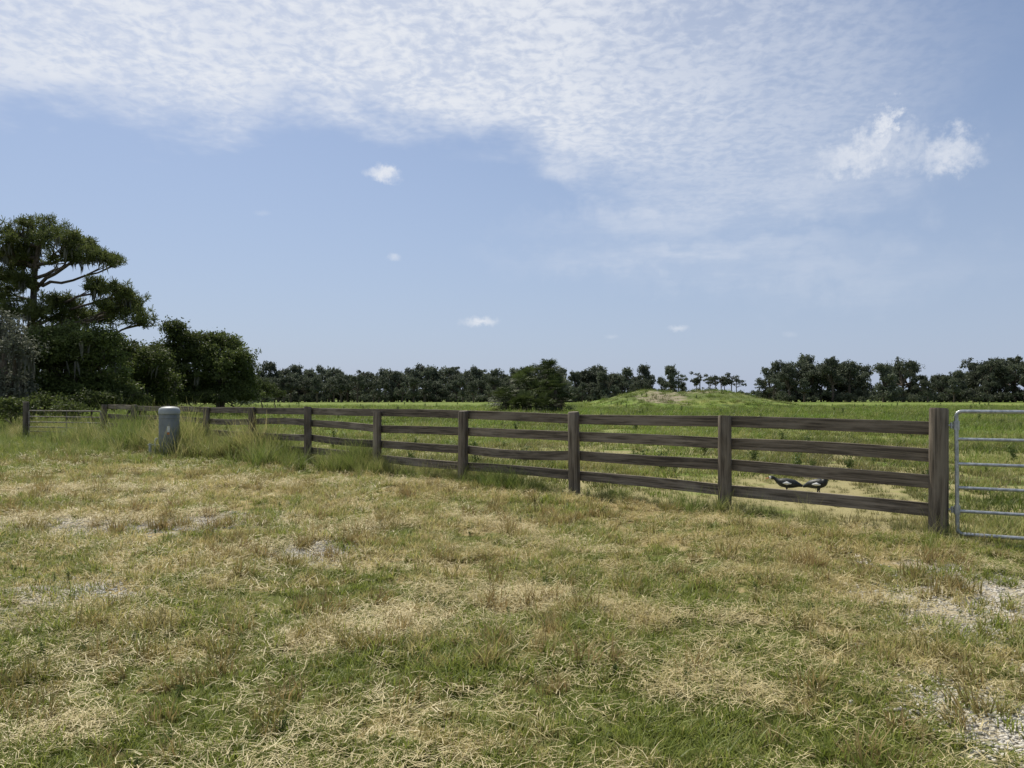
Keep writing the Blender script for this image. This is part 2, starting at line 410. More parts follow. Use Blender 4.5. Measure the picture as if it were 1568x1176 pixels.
def sandw(xy):
    f=np.zeros(len(xy))
    for cx,cy,rx,ry in SP: f=np.maximum(f,np.exp(-(((xy[:,0]-cx)/rx)**2+((xy[:,1]-cy)/ry)**2)*1.2))
    return f
def vn(xy,s,seed=0):
    x,y=xy[:,0]*s+seed,xy[:,1]*s-seed*.7
    return (np.sin(x*1.7+np.sin(y*2.1+seed))+np.sin(y*1.9+1.3*np.sin(x*1.1))+np.sin((x+y)*1.3+2*np.sin(x*.7-y*.9)))/3
pts=wedge(54000,2.6,28,1.35)
sd=side(pts[:,0],pts[:,1]); keep=(sd<.1)&(rng.random(len(pts))>sandw(pts)*.85)&(rng.random(len(pts))<.72+.7*vn(pts,2.1,3))
pts=pts[keep]; d=pts[:,1]
scatter('grass',pts,(.65+.05*d)*rng.uniform(.5,1.45,len(pts))*(1+.25*vn(pts,1.3,8)),cA,10,tilt=.15)
pts=wedge(12000,2.6,20,1.3); k=(side(pts[:,0],pts[:,1])<0)&(vn(pts,1.6,5)+rng.normal(size=len(pts))*.5>0.1)
pts=pts[k]
# raked rows of dry clippings left by the mower
rows=[((690,790),(945,850),260,.16),((0,752),(330,748),300,.35),((330,742),(700,742),420,.38),((10,1135),(165,1100),80,.16),((440,1000),(660,930),240,.20),((640,905),(860,915),160,.2),((1010,1045),(1180,1060),90,.12),((0,800),(330,785),240,.25),((330,850),(640,800),200,.18),((1080,800),(1420,830),200,.2),((900,930),(1150,960),130,.18)]
E_=[pts]
for (a,b),(c,dd),n_,wd in rows:
    d1=F*H/(b-HY); d2=F*H/(dd-HY); q1=np.array([GX(a,d1),d1]); q2=np.array([GX(c,d2),d2]); t=rng.random(n_)[:,None]
    w_=np.sin(t*7+a)*.12+rng.normal(size=(n_,1))*wd*rng.uniform(.4,1.2,(n_,1)); nn=np.array([-(q2-q1)[1],(q2-q1)[0]]); nn=nn/np.linalg.norm(nn)
    E_.append(q1+(q2-q1)*t+nn*w_+rng.normal(size=(n_,2))*.04)
pts=np.concatenate(E_); pts=pts[side(pts[:,0],pts[:,1])<-.05]
scatter('hay_clippings',pts,(.8+.06*pts[:,1])*rng.uniform(.6,1.3,len(pts)),cB,6,zoff=.018,tilt=.12)
pts=wedge(2800,2.6,22,.9); k=(side(pts[:,0],pts[:,1])<-.1)&(vn(pts,.8,9)+rng.normal(size=len(pts))*.4>.1); pts=pts[k]
scatter('stubble_clumps',pts,rng.uniform(.5,1.7,len(pts))*(1+.04*pts[:,1]),cC,5,tilt=.2)
# tall grass along the fence
n=3600; t=rng.uniform(-.3,40,n); off=-np.abs(rng.normal(size=n))*.32+.15
amp=np.interp(t,[-1,2,6,9,12,16,20,25,32,40],[.60,.50,.45,.72,1.0,1.4,1.6,1.25,1.1,1.1])
off*=np.interp(t,[0,8,14,20,30,40],[.9,.8,1.9,2.6,3.0,4])
xy=P0+t[:,None]*FD+off[:,None]*FN
cl=vn(xy,1.4,1)
k=(rng.random(n)<np.interp(t,[0,8,14,40],[.5,.8,1,1])*(.75+.8*cl)); xy=xy[k];amp=amp[k]*(1+.5*cl[k])
scatter('tall_grass',xy,amp*rng.uniform(.45,1.2,len(xy)),cD,6,tilt=.12)
n=1100; xy=np.stack([rng.uniform(-24,-8,n),rng.uniform(18,34,n)],1); k=side(xy[:,0],xy[:,1])<-.2; xy=xy[k]
scatter('verge_grass',xy,rng.uniform(.4,1.0,len(xy)),cD,6,tilt=.12)
# pasture
DK=[np.array([GX(1201,11.9),11.9]),np.array([GX(1255,11.6),11.6])]
def nearduck(xy):
    f=np.full(len(xy),99.)
    for c in DK:
        for s in (0,.35,.7,1.1): f=np.minimum(f,np.hypot(xy[:,0]-c[0]*(1-s/c[1]),xy[:,1]-c[1]+s))
    return f
pts=wedge(32000,6,120,1.35,.78); sd=side(pts[:,0],pts[:,1]); k=(sd>.15)&(rng.random(len(pts))<.70+.6*vn(pts,.35,2)); pts=pts[k]
dn=nearduck(pts); sclp=np.minimum(.6+.02*pts[:,1],1.9)*rng.uniform(.5,1.4,len(pts)); sclp*=np.interp(dn,[.3,1.0,2.5],[.22,.4,1.0])
scatter('pasture_grass',pts,sclp,cP,6,tilt=.1)
pts=wedge(900,13,150,1.1,.78); k=(side(pts[:,0],pts[:,1])>1.2)&(vn(pts,.09,4)+rng.normal(size=len(pts))*.4>.1); pts=pts[k]
scatter('pasture_weeds',pts,rng.uniform(.3,1.0,len(pts))*(.7+.004*pts[:,1]),cW,5)
pts=wedge(120,2.6,12,1.0); k=side(pts[:,0],pts[:,1])<0; pts=pts[k]
scatter('lawn_weeds',pts,rng.uniform(.07,.15,len(pts)),cW,5,tilt=.3)
L=[]
for cx,cy,rx,ry in SP: L.append(rng.normal(size=(160,2))*[rx*.6,ry*.6]+[cx,cy])
pts=np.concatenate(L); scatter('shell_gravel',pts,rng.uniform(.6,1.4,len(pts)),cG,5,zoff=.003)
# ---------------- wooden fence ----------------
def empty(name): 
    e=bpy.data.objects.new(name,None); sc.collection.objects.link(e); e.empty_display_size=.3; return e
def post(name,xy,h,r,parent):
    mb=MB(); seg=20; zs=[-.25,0,.15,.5,.9,h-.02,h]; z0=float(gz(xy[0],xy[1])); rd=rng.random()
    a=np.linspace(0,2*np.pi,seg,endpoint=False); ph=rng.uniform(0,6)
    lean=rng.normal(size=2)*.010
    rr=r*(1+.03*np.sin(2*a+ph)+.02*np.sin(5*a+ph*2)-.02*np.abs(np.sin(3*a)))
    V=[];C=[]
    for z in zs:
        f=1.04-.05*z/h; 
        if z==h: f-=.09
        V.append(np.stack([xy[0]+np.cos(a)*rr*f+lean[0]*z,xy[1]+np.sin(a)*rr*f+lean[1]*z,np.full(seg,z0+z+(.006*np.sin(a+ph) if z>=h-.03 else 0))],1))
        C.append(np.stack([np.full(seg,z),np.abs(a-np.pi)*r,np.full(seg,rd)],1))
    V=np.concatenate(V);C=np.concatenate(C)
    i=np.arange(len(zs)-1)[:,None]*seg;j=np.arange(seg)[None,:];k=(j+1)%seg
    mb.add(V,np.stack([i+j,i+k,i+seg+k,i+seg+j],-1).reshape(-1,4),0,C,True)
    top=V[-seg:]; mb.add(top,[list(range(seg))],0,np.stack([top[:,0]*.3,top[:,1],np.full(seg,rd)],1))
    return mb.build(name,[M_wood],parent=parent)
def board(name,a,b,zt0,zt1,w,th,parent,nrm):
    mb=MB(); n=9; t=np.linspace(0,1,n); rd=rng.random(); bow=rng.normal()*.011; warp=rng.normal()*.006; e=.004
    prof=[(-th/2,-w+e),(-th/2+e,-w),(th/2-e,-w),(th/2,-w+e),(th/2,-e),(th/2-e,0),(-th/2+e,0),(-th/2,-e)]
    Ln=np.linalg.norm(b-a); V=[];C=[]
    for tt in t:
        p=a+(b-a)*tt; zt=zt0+(zt1-zt0)*tt+bow*np.sin(np.pi*tt)
        tw=warp*np.sin(np.pi*tt*1.3)
        for q,(u,v) in enumerate(prof):
            V.append([p[0]+nrm[0]*(u+tw),p[1]+nrm[1]*(u+tw),zt+v]); C.append([tt*Ln,v+u,rd])
    m=len(prof); i=np.arange(n-1)[:,None]*m;j=np.arange(m)[None,:];k=(j+1)%m
    mb.add(V,np.stack([i+j,i+k,i+m+k,i+m+j],-1).reshape(-1,4),0,C)
    mb.add(V[:m],[list(range(m))[::-1]],0,C[:m]); mb.add(V[-m:],[list(range(m))],0,C[-m:])
    return mb.build(name,[M_wood],parent=parent)
fen=empty('wooden_fence'); S=2.44; NP=11
tops=[1.215,.93,.645,.355]
jit=[[rng.normal()*.014 for _ in range(NP)] for _ in tops]
for i in range(NP):
    xy=P0+FD*S*i
    post(f'post_{i+1}',xy,1.36 if i==0 else 1.225+rng.normal()*.012,.094 if i==0 else .084,fen)
off=FN*(.084+.018)
for i in range(NP-1):
    for j,zt in enumerate(tops):
        a=P0+FD*(S*i+.004)+off; b=P0+FD*(S*(i+1)-.004)+off
        if i==0: a=P0+FD*(.0)+off*1.08
        z0=float(gz(*a));z1=float(gz(*b))
        board(f'board_{i+1}_{j+1}',a,b,zt+jit[j][i]+z0,zt+jit[j][i+1]+z1,.142,.034,fen,FN)
# ---------------- metal gate ----------------
def gate(name,a,dirv,length,zr,r,mat,mid_braces):
    g=empty(name); a=np.asarray(a,float); dv=np.asarray(dirv,float)/np.linalg.norm(dirv)
    def p(t,z): return np.array([a[0]+dv[0]*t,a[1]+dv[1]*t,z])
    zt,zb=zr[0],zr[-1]; R=.05
    path=[]
    for cx,cz,a0 in ((R,zt-R,np.pi),(length-R,zt-R,np.pi/2),(length-R,zb+R,0),(R,zb+R,-np.pi/2)):
        for k in np.linspace(0,np.pi/2,6): path.append(p(cx+R*np.cos(a0-k),cz+R*np.sin(a0-k)))
    path.append(path[0]); 
    mb=MB(); path=np.array(path)
    for k in range(len(path)-1): tube(mb,[path[k],path[k+1]],r,10,0)
    mb.build('frame',[mat],parent=g)
    for k,z in enumerate(zr[1:-1]):
        mb=MB(); tube(mb,[p(r*.5,z),p(length-r*.5,z)],r*.85,10,0); mb.build(f'rail_{k+2}',[mat],parent=g)
    mb=MB()
    for t in mid_braces:
        c=p(t,0); n=np.array([-dv[1],dv[0],0])*(r+.004)
        for s in (1,):
            q=[c-n*s+[dv[0]*u,dv[1]*u,z] for u,z in ((-.018,zb),(.018,zb),(.018,zt),(-.018,zt))]
            mb.add(q,[[0,1,2,3]],0); q2=[x-n*.3 for x in q]; mb.add(q2,[[3,2,1,0]],0)
            for e in range(4): mb.add([q[e],q[(e+1)%4],q2[(e+1)%4],q2[e]],[[0,1,2,3]],0)
    if mid_braces: mb.build('braces',[mat],parent=g)
    return g,p
GD=np.array([.89,-.455]); ga=np.array([GX(1464,7.95),7.95])
g1,pp=gate('metal_gate',ga,GD,3.6,[1.315,1.03,.775,.53,.29,.055],.020,M_galv,[1.2,2.4])
mb=MB()
for z in (1.17,.30):
    q=pp(0,z); c=np.array([P0[0],P0[1],z])
    dd=(c-q); dd/=np.linalg.norm(dd)
    tube(mb,[q-dd*.02,q+dd*.14],.010,8,0); tube(mb,[q-[0,0,.045],q+[0,0,.045]],.029,12,0)
    tube(mb,[q+dd*.045-[0,0,.03],q+dd*.045+[0,0,.03]],.014,8,0)
mb.build('hinges',[M_galv],parent=g1)
pg=empty('gate_post'); post('post',pp(3.72,0)[:2],1.36,.094,pg)
e=P0+FD*S*10; la=np.array([e[0]-.18,e[1]+.1]); lb=np.array([GX(42,26.3),26.3])
gate('metal_gate',la,lb-la,float(np.linalg.norm(lb-la))-.1,[1.0,.80,.62,.45,.30,.15],.022,M_rust,[1.6])
pg=empty('gate_post'); post('post',lb+[-.05,.02],1.3,.09,pg)
# ---------------- utility pedestal ----------------
def lathe(mb,c,prof,seg=32,mat=0):
    a=np.linspace(0,2*np.pi,seg,endpoint=False); V=[]
    for r,z in prof: V.append(np.stack([c[0]+np.cos(a)*r,c[1]+np.sin(a)*r,np.full(seg,c[2]+z)],1))
    V=np.concatenate(V); i=np.arange(len(prof)-1)[:,None]*seg;j=np.arange(seg)[None,:];k=(j+1)%seg
    mb.add(V,np.stack([i+j,i+k,i+seg+k,i+seg+j],-1).reshape(-1,4),mat,None,True)
ped=empty('utility_pedestal'); pc=np.array([GX(259.5,19.0),19.0,0.0]); pc[2]=float(gz(pc[0],pc[1]))
mb=MB(); lathe(mb,pc,[(.0,.0),(.235,.0),(.235,.10),(.228,.115)],mat=0); mb.build('base_collar',[M_dark],parent=ped)
mb=MB(); lathe(mb,pc,[(.22,.10),(.232,.11),(.236,.14),(.236,1.06),(.232,1.075)]); mb.build('body',[M_ped],parent=ped)
mb=MB(); lathe(mb,pc,[(.232,1.05),(.248,1.052),(.250,1.07),(.250,1.12),(.242,1.165),(.222,1.20),(.17,1.225),(.09,1.238),(.0,1.242)]); mb.build('domed_cap',[M_ped2],parent=ped)
def curved_label(nm,a0,a1,z0,z1,mat):
    mb=MB(); aa=np.linspace(a0,a1,8); R=.239
    v=[[pc[0]+R*np.cos(t),pc[1]+R*np.sin(t),pc[2]+z] for z in (z0,z1) for t in aa]
    mb.add(v,[[i,i+1,i+9,i+8] for i in range(7)],0); mb.build(nm,[mat],parent=ped)
curved_label('warning_label',-1.35,-1.1,.62,.76,M_lab); curved_label('orange_label',-1.34,-1.12,.56,.61,M_org)
mb=MB(); 
for z in (.35,.95): 
    lathe(mb,pc+[0,0,z],[(.236,0),(.241,.004),(.241,.02),(.236,.024)])
mb.build('bands',[M_ped],parent=ped)
mb=MB(); tube(mb,[pc+[-.235,-.12,.45],pc+[-.26,-.14,.45],pc+[-.27,-.15,.40],pc+[-.27,-.15,-.1]],.025,8); 
tube(mb,[pc+[-.42,-.1,-.1],pc+[-.42,-.1,.34]],.035,8); tube(mb,[pc+[-.48,-.1,.30],pc+[-.2,-.1,.30]],.012,6)
mb.build('conduit',[M_ped2],parent=ped)
# ---------------- trees on the left ----------------
def pine(name,base,top,lobes,r=.28,seedm=True):
    mb=MB(); base=np.asarray(base,float); top=np.asarray(top,float)
    n=9; tr=bez(base-[0,0,.2],(base+top)/2+[-.5,.2,0],top,n); tr[2:-1]+=rng.normal(size=(n-3,3))*[.1,.1,0]; tube(mb,tr,np.linspace(r,r*.35,n),9,1)
    for c,rad in lobes:
        c=np.asarray(c); hz=np.clip(c[2]-abs(c[0]-base[0])*.22-.5,base[2]+3,top[2]-.2)
        kk=(hz-base[2])/(top[2]-base[2])*(n-1); i0=int(min(kk,n-2)); st=tr[i0]+(tr[i0+1]-tr[i0])*(kk-i0)
        mid=(st+c)/2+rng.normal(size=3)*.4+[0,0,rng.uniform(-.5,.4)]
        br=bez(st,mid,c+[0,0,-.2],8); br[1:-1]+=rng.normal(size=(6,3))*.10; tube(mb,br,np.linspace(r*.34,.045,8),6,1)
        ns_=int(7*(rad[0]*rad[0]*rad[2])**.5)+5
        sub=c+rnd_dirs(ns_)*(rng.random(ns_)**.4)[:,None]*rad*rng.uniform(.8,1.35,(ns_,1))
        for q in sub: tube(mb,bez(br[rng.integers(4,8)],(c+q)/2+[0,0,-.15],q-[0,0,.1],4),[.04,.03,.02,.012],4,1,cap=False)
        per=8; nt=ns_*per; cc=np.repeat(sub,per,0)+rng.normal(size=(nt,3))*[.25,.25,.15]
        k=30; C0=np.repeat(cc,k,0); m=len(C0); dr=rnd_dirs(m); dr[:,2]+=.3
        ln=rng.uniform(.16,.36,m)[:,None]; w=np.cross(dr,rnd_dirs(m)); w/=np.linalg.norm(w,axis=1)[:,None]; w*=.018
        v=np.stack([C0-w*.5,C0+w*.5,C0+dr*ln+w,C0+dr*ln*.97-w],1).reshape(-1,3)
        col=np.repeat(np.stack([rng.random(m),np.repeat(rng.random(nt),k),np.zeros(m)],1),4,0)
        mb.add(v,np.arange(4*m).reshape(-1,4),0,col)
        if seedm and rng.random()<.7: moss(mb,sub[:5]-[0,0,.1],.7)
    return mb.build(name,[M_pine,M_bark,M_moss])
PD=46
pine('pine_tree',[GX(45,PD),PD,0],W(58,372,PD),Ls(PD,[(28,350,32,16),(66,354,28,15),(8,380,30,18),(95,368,26,14),(48,384,26,12),(128,378,24,13),(156,394,22,10),(172,402,12,8),(100,394,22,9),
 (10,422,24,14),(45,430,18,9),(0,452,24,14),(90,462,26,11),(150,440,18,9),(185,448,24,13),(210,464,20,13),(178,472,26,13),(216,490,12,9),(150,488,24,12),(70,482,26,13),(25,476,26,14),(110,482,28,12),(30,398,28,11),(-40,400,35,25),(-50,360,30,20),(-60,450,30,16)],1.8,1.1),.34)
def oakpx(name,bx,bd,l,**k):
    b=[GX(bx,bd),bd,0]; return oak(name,b,Ls(bd,l,1.2,1.1),**k)
oakpx('oak_tree',110,42,[(100,518,48,24),(55,535,42,30),(110,540,58,35),(75,565,55,38),(150,560,45,38),(110,605,62,36),(165,605,45,34),(60,608,45,32),(150,522,30,22)],nclump=150,mossn=3,lsize=.15)
oakpx('oak_tree',215,50,[(205,550,34,26),(232,560,30,30),(195,590,42,34),(240,590,32,34),(170,530,26,20),(215,612,45,20)],nclump=150,mossn=3)
oakpx('oak_tree',262,58,[(264,503,18,12),(278,518,22,14),(252,540,26,20),(290,545,36,28),(262,575,42,32),(250,602,38,22)],nclump=140,mossn=4,lsize=.17)
oakpx('oak_tree',335,60,[(325,520,24,13),(345,532,30,20),(310,545,32,24),(366,558,24,28),(340,572,48,34),(375,588,22,25),(310,598,44,22),(355,603,38,18)],nclump=140,mossn=4,lsize=.17)
M_gg=leaf_mat('grey_green_leaves',(.06,.068,.045),(.16,.17,.12))
oakpx('oak_tree',15,38,[(8,500,26,24),(20,535,30,30),(-10,560,40,40),(22,590,30,32),(-30,520,40,30)],nclump=100,mossn=12,lsize=.13,mats=[M_gg,M_bark,M_moss])
oakpx('oak_tree',-110,40,[(-100,480,60,40),(-150,520,60,50),(-80,560,60,50),(-140,590,60,40)],nclump=80)
for i,(px,py,rx,ry,d) in enumerate([(20,628,38,24,30),(70,622,42,22,36),(140,616,48,22,38),(195,614,40,21,42),(400,596,24,17,75),(420,602,18,10,85),(300,610,60,12,56),(360,606,42,14,58),(-60,620,60,25,33),(105,628,30,14,33),(240,615,40,14,50)]):
    oak('shrub',[GX(px,d),d,0],Ls(d,[(px,py,rx*.6,ry),(px-rx*.5,py+3,rx*.45,ry*.8),(px+rx*.5,py+2,rx*.45,ry*.8)],.8),nclump=150,nleaf=30,lsize=.12,crad=.35,trunk_r=.06)
# ---------------- palms in pasture ----------------
def palm(name,xy,h,r=1.5):
    mb=MB(); z0=float(gz(*xy)); b=np.array([xy[0],xy[1],z0-.2]); t=np.array([xy[0]+rng.normal()*.2,xy[1]+rng.normal()*.2,z0+h])
    tube(mb,bez(b,(b+t)/2,t,8),np.array([.24,.22,.2,.2,.2,.21,.22,.15]),9,1)
    for i in range(42):
        dead=i>34; el=rng.uniform(-1.2,-.5) if dead else rng.uniform(-.5,1.35); az=rng.uniform(0,6.283)
        d=np.array([np.cos(az)*np.cos(el),np.sin(az)*np.cos(el),np.sin(el)]); L=r*rng.uniform(.45,.75)
        e=t+d*L+[0,0,-.12*L]; tube(mb,bez(t,t+d*L*.6+[0,0,.06],e,4),[.02,.016,.012,.01],4,2 if dead else 0,[.6,.6,0],cap=False)
        s=np.cross(d,[0,0,1]); s/=np.linalg.norm(s)+1e-6; up=np.cross(s,d)
        cr=rng.random()
        for q in np.linspace(-1.4,1.4,11):
            v=d*np.cos(q)+s*np.sin(q)+up*.15*abs(np.sin(q)); l=r*rng.uniform(.42,.60); w=np.cross(v,up); w=w/np.linalg.norm(w)*.045
            m1=e+v*l*.6; m2=e+v*l+np.array([0,0,-.22*l])
            mb.add([e,m1-w,m2,m1+w],[[0,1,2,3]],2 if dead else 0,[rng.random(),cr,0])
    return mb.build(name,[M_palm,M_bark,M_dead])
for px,d,h in ((778,70,1.2),(790,72,2.4),(812,74,3.1),(835,73,3.7),(850,71,2.1),(803,69,.6),(838,69.5,.8),(770,72,1.0),(822,71,1.7),(860,72,.8),(790,68.5,.3),(825,68,.4),(800,73,2.2),(845,72,2.9)):
    palm('palm_tree',np.array([GX(px,d),d]),h,1.65)
# ---------------- distant trees ----------------
def fartree(kind):
    def f(mb):
        if kind==0:
            tube(mb,bez([0,0,-.5],[.3,.1,2],[0,0,4.5],5),[.45,.4,.35,.3,.25],6,1)
            wd=rng.uniform(1.3,2.3)
            for k in range(rng.integers(10,15)):
                z=rng.uniform(2.6,8.4); c=np.array([rng.normal()*wd,rng.normal()*wd,z]); rr=rng.uniform(.9,1.7)
                c[:2]*=np.clip((10-c[2])/4.5,.25,1.0)
                tube(mb,bez([0,0,3.5],(c+[0,0,3])/2+[0,0,.4],c,4),[.2,.15,.1,.05],4,1,cap=False)
                lobe_foliage(mb,c,[rr*1.05,rr*1.05,rr],26,15,.38,.5,flat=1)
        elif kind==1:
            tp=rng.uniform(8,9.5); tube(mb,bez([0,0,-.5],[rng.normal()*.5,0,4],[rng.normal()*.4,0,tp],6),np.linspace(.24,.1,6),6,1)
            for k in range(10):
                c=np.array([rng.normal()*1.2,rng.normal()*1.2,rng.uniform(tp*.66,tp+.5)])
                tube(mb,bez([0,0,c[2]-.8],(c*[.5,.5,1])+[0,0,-.4],c,4),[.09,.07,.05,.03],4,1,cap=False)
                lobe_foliage(mb,c,[.95,.95,.5],12,12,.35,.4)
        else:
            for k in range(7):
                c=np.array([rng.normal()*2.5,rng.normal()*1.5,rng.uniform(.6,2.6)])
                lobe_foliage(mb,c,[2,1.6,1.4],26,14,.42,.5)
    return f
cO=coll('far_oaks',mk('far_oak',fartree(0),8,[M_far,M_bark])); cPi=coll('far_pines',mk('far_pine',fartree(1),4,[M_far,M_bark])); cU=coll('far_shrubs',mk('far_shrub',fartree(2),3,[M_far,M_bark]))
O=[]
def run(x0,x1,step,top,d,tj=4):
    x=x0
    while x<x1:
        O.append((x,np.interp(x,*top) + rng.normal()*tj,d+rng.uniform(-14,14))); x+=step*rng.uniform(.5,1.5)
T1=([380,430,480,560,620,700,760,830,860,930,980,1010],[566,568,566,572,566,566,570,560,572,568,572,578])
run(375,1000,9,T1,235,5.5); run(385,1010,12,([380,1010],[580,583]),215,5)
run(985,1065,20,([985,1065],[576,582]),260,3)
run(1178,1325,14,([1170,1190,1250,1325],[570,556,552,556]),230,5); run(1185,1320,15,([1170,1330],[578,575]),222,4)
run(1354,1405,15,([1350,1405],[552,556]),225,4); run(1400,1480,14,([1400,1480],[572,572]),230,5)
run(1480,1640,14,([1480,1510,1568,1640],[560,546,552,550]),220,5); run(1640,1900,18,([1640,1900],[555,550]),210,5); run(1420,1640,18,([1420,1640],[580,578]),215,4)
run(150,380,16,([150,380],[560,570]),200,4); run(-300,150,20,([-300,150],[545,550]),150,5)
O+= [(838,552,226),(826,557,226),(1382,548,222),(988,556,240),(1028,558,240),(1300,551,226),(1205,552,226),(455,556,230),(915,558,235),(665,559,235),(735,558,235),(1245,547,226),(1512,542,216)]
O=np.array(O); xy=np.stack([(O[:,0]-784)/F*O[:,2],O[:,2]],1); hh=(H+(HY-O[:,1])/F*O[:,2])/9.6
scatter('distant_tree_line',xy,np.maximum(hh*rng.uniform(.75,1.05,len(hh)),.5),cO,8,sz=hh,z=np.zeros(len(xy)))
Pn=np.array([(1072,566,250),(1085,570,255),(1098,568,250),(1104,572,250),(1112,570,252),(1121,568,250),(1128,573,250),(1064,572,250),(1210,556,235),(1190,560,235),(1040,566,250),(730,562,240),(475,560,230),(690,562,235),(1555,548,215),(1500,552,220),(560,564,235),(905,562,240)],float)
xy=np.stack([(Pn[:,0]-784)/F*Pn[:,2],Pn[:,2]],1); hh=(H+(HY-Pn[:,1])/F*Pn[:,2])/9.4
scatter('distant_pine_trees',xy,hh*.9,cPi,4,sz=hh,z=np.zeros(len(xy)))
U=[]
for x0,x1,st,d in ((380,1140,8,228),(1170,1328,9,225),(1345,1650,9,220),(1000,1900,9,520),(1650,1900,14,205),(-300,380,14,150),(-1200,1000,12,600),(1900,2600,14,400)):
    x=x0
    while x<x1: U.append((x,d+rng.uniform(-10,10),rng.uniform(.6,1.05)*(1.0 if d<300 else 1.7))); x+=st*rng.uniform(.6,1.4)
U=np.array(U); xy=np.stack([(U[:,0]-784)/F*U[:,1],U[:,1]],1)
scatter('distant_underbrush',xy,U[:,2]*1.1,cU,3,sz=U[:,2]*1.15)
# ---------------- ducks ----------------
def duck(name,xy,heading,neck_up,s_=1.0):
    e=empty(name); z0=float(gz(*xy)); mb=MB()
    if neck_up: pth=[(-.30,0,.13),(-.24,0,.16),(-.16,0,.185),(-.05,0,.20),(.05,0,.22),(.09,0,.265),(.10,0,.32),(.105,0,.38),(.125,0,.415),(.155,0,.42),(.175,0,.415)]
    else: pth=[(-.30,0,.13),(-.24,0,.15),(-.16,0,.165),(-.05,0,.17),(.06,0,.18),(.12,0,.205),(.16,0,.235),(.19,0,.255),(.225,0,.265),(.26,0,.262),(.28,0,.255)]
    rad=[.02,.04,.075,.090,.078,.048,.030,.026,.032,.031,.018]
    t=np.array(pth,float); tt=np.linspace(0,10,31); P_=np.stack([np.interp(tt,range(11),t[:,i]) for i in range(3)],1); R_=np.interp(tt,range(11),rad)
    ker=np.array([.25,.5,.25]); 
    for i in range(3): P_[1:-1,i]=np.convolve(P_[:,i],ker,'valid')
    R_[1:-1]=np.convolve(R_,ker,'valid')
    ca,sa=np.cos(heading),np.sin(heading); Rm=np.array([[ca,-sa,0],[sa,ca,0],[0,0,1]])
    off=np.array([xy[0],xy[1],z0]); tr=lambda a:(np.asarray(a)*s_@Rm.T)+off
    tube(mb,tr(P_),R_*s_,14,0)
    hd=np.array(pth[-1]); mb2=MB(); tube(mb2,tr([hd-[.02,0,0],hd+[.02,0,-.006],hd+[.055,0,-.016]]),np.array([.016,.012,.008])*s_,8,0,flat=.6)
    mb.build('body',[M_blk],parent=e); mb2.build('bill',[M_red],parent=e)
    mbw=MB()
    for s in (-1,1):
        w=np.array([(.03,.066*s,.195),(-.04,.078*s,.20),(-.12,.068*s,.19)])-(0 if neck_up else np.array([0,0,.02]))
        tube(mbw,tr(w),np.array([.014,.030,.012])*s_,10,0)
    mbw.build('wing_patches',[M_wht],parent=e)
    mh=MB(); 
    tube(mh,tr([hd-[.045,0,-.003],hd-[.02,0,-.006],hd-[.004,0,0]]),np.array([.035,.033,.019])*s_,10,0); mh.build('head_patch',[M_wht],parent=e)
    ml=MB()
    for s in (-1,1):
        k=0 if neck_up else -.02
        tube(ml,tr([(-.02,.04*s,.14+k),(-.035,.042*s,.07),(-.01,.042*s,.012)]),[.016,.009,.008],6,0)
        for a in (-.5,0,.5): tube(ml,tr([(-.01,.042*s,.01),(-.01+.055*np.cos(a),.042*s+.055*np.sin(a),.006)]),[.007,.004],5,0)
    ml.build('legs',[M_dark],parent=e)
duck('duck',DK[0],math.radians(155),False,.85)
duck('duck',DK[1],math.radians(-40),True,.85)
# ---------------- sky ----------------
SUN_AZ=math.radians(-28); SUN_EL=math.radians(52)
w=bpy.data.worlds.new('sky'); sc.world=w; w.use_nodes=True; w.node_tree.nodes.clear(); g=NT(w.node_tree); g.dims='2D'
out=g.n('ShaderNodeOutputWorld'); bg=g.n('ShaderNodeBackground'); bg.inputs[1].default_value=.1
sky=g.n('ShaderNodeTexSky'); sky.sky_type='NISHITA'; sky.sun_disc=False; sky.sun_elevation=SUN_EL; sky.sun_rotation=SUN_AZ
sky.air_density=1.0; sky.dust_density=.6; sky.ozone_density=2.2; sky.altitude=0
D=g.vm('NORMALIZE',g.n('ShaderNodeTexCoord').outputs['Generated']); x,y,z=g.xyz(D)
az=g.m('ARCTAN2',x,y); el=g.m('ARCSINE',z)
def AE(px,py):
    v=np.array([(px-784)/F,1,(HY-py)/F]); v/=np.linalg.norm(v); return math.atan2(v[0],v[1]),math.asin(v[2])
zz=g.m('MAXIMUM',g.m('ADD',z,.10),.05); U_=g.m('DIVIDE',x,zz); V_=g.m('DIVIDE',y,zz); pl=g.comb(U_,V_,0)
def curve(src,pts,lo,hi):
    nd=g.n('ShaderNodeFloatCurve'); cm=nd.mapping; c=cm.curves[0]
    nrm=[((a+1.2)/2.4,(v-lo)/(hi-lo)) for a,v in pts]
    c.points[0].location=(0,nrm[0][1]); c.points[1].location=(1,nrm[-1][1])
    for p in nrm: c.points.new(*p)
    cm.update(); g.put(nd.inputs['Value'],g.m('DIVIDE',g.m('ADD',src,1.2),2.4))
    return g.m('ADD',g.m('MULTIPLY',nd.outputs[0],hi-lo),lo)
edge=[(-400,150),(-200,170),(0,200),(150,213),(250,224),(340,226),(420,208),(520,193),(600,200),(700,208),(790,230),(850,280),(950,328),(1100,362),(1250,366),(1350,345),(1430,270),(1500,180),(1568,100),(1700,-20)]
epts=[AE(px,py) for px,py in edge]
E=curve(az,epts,0,.6)
opac=curve(az,[(AE(px,300)[0],v) for px,v in ((-400,.7),(0,.86),(200,.98),(700,1),(900,.93),(1050,.78),(1200,.55),(1350,.32),(1450,.15),(1600,.04),(1800,.02))],0,1)
nb=g.noise(pl,1.3,4,.6); ns=g.noise(pl,6,3,.6)
wob=g.m('MULTIPLY',g.m('SUBTRACT',nb,.5),.10); wob=g.m('ADD',wob,g.m('MULTIPLY',g.m('SUBTRACT',ns,.5),.06))
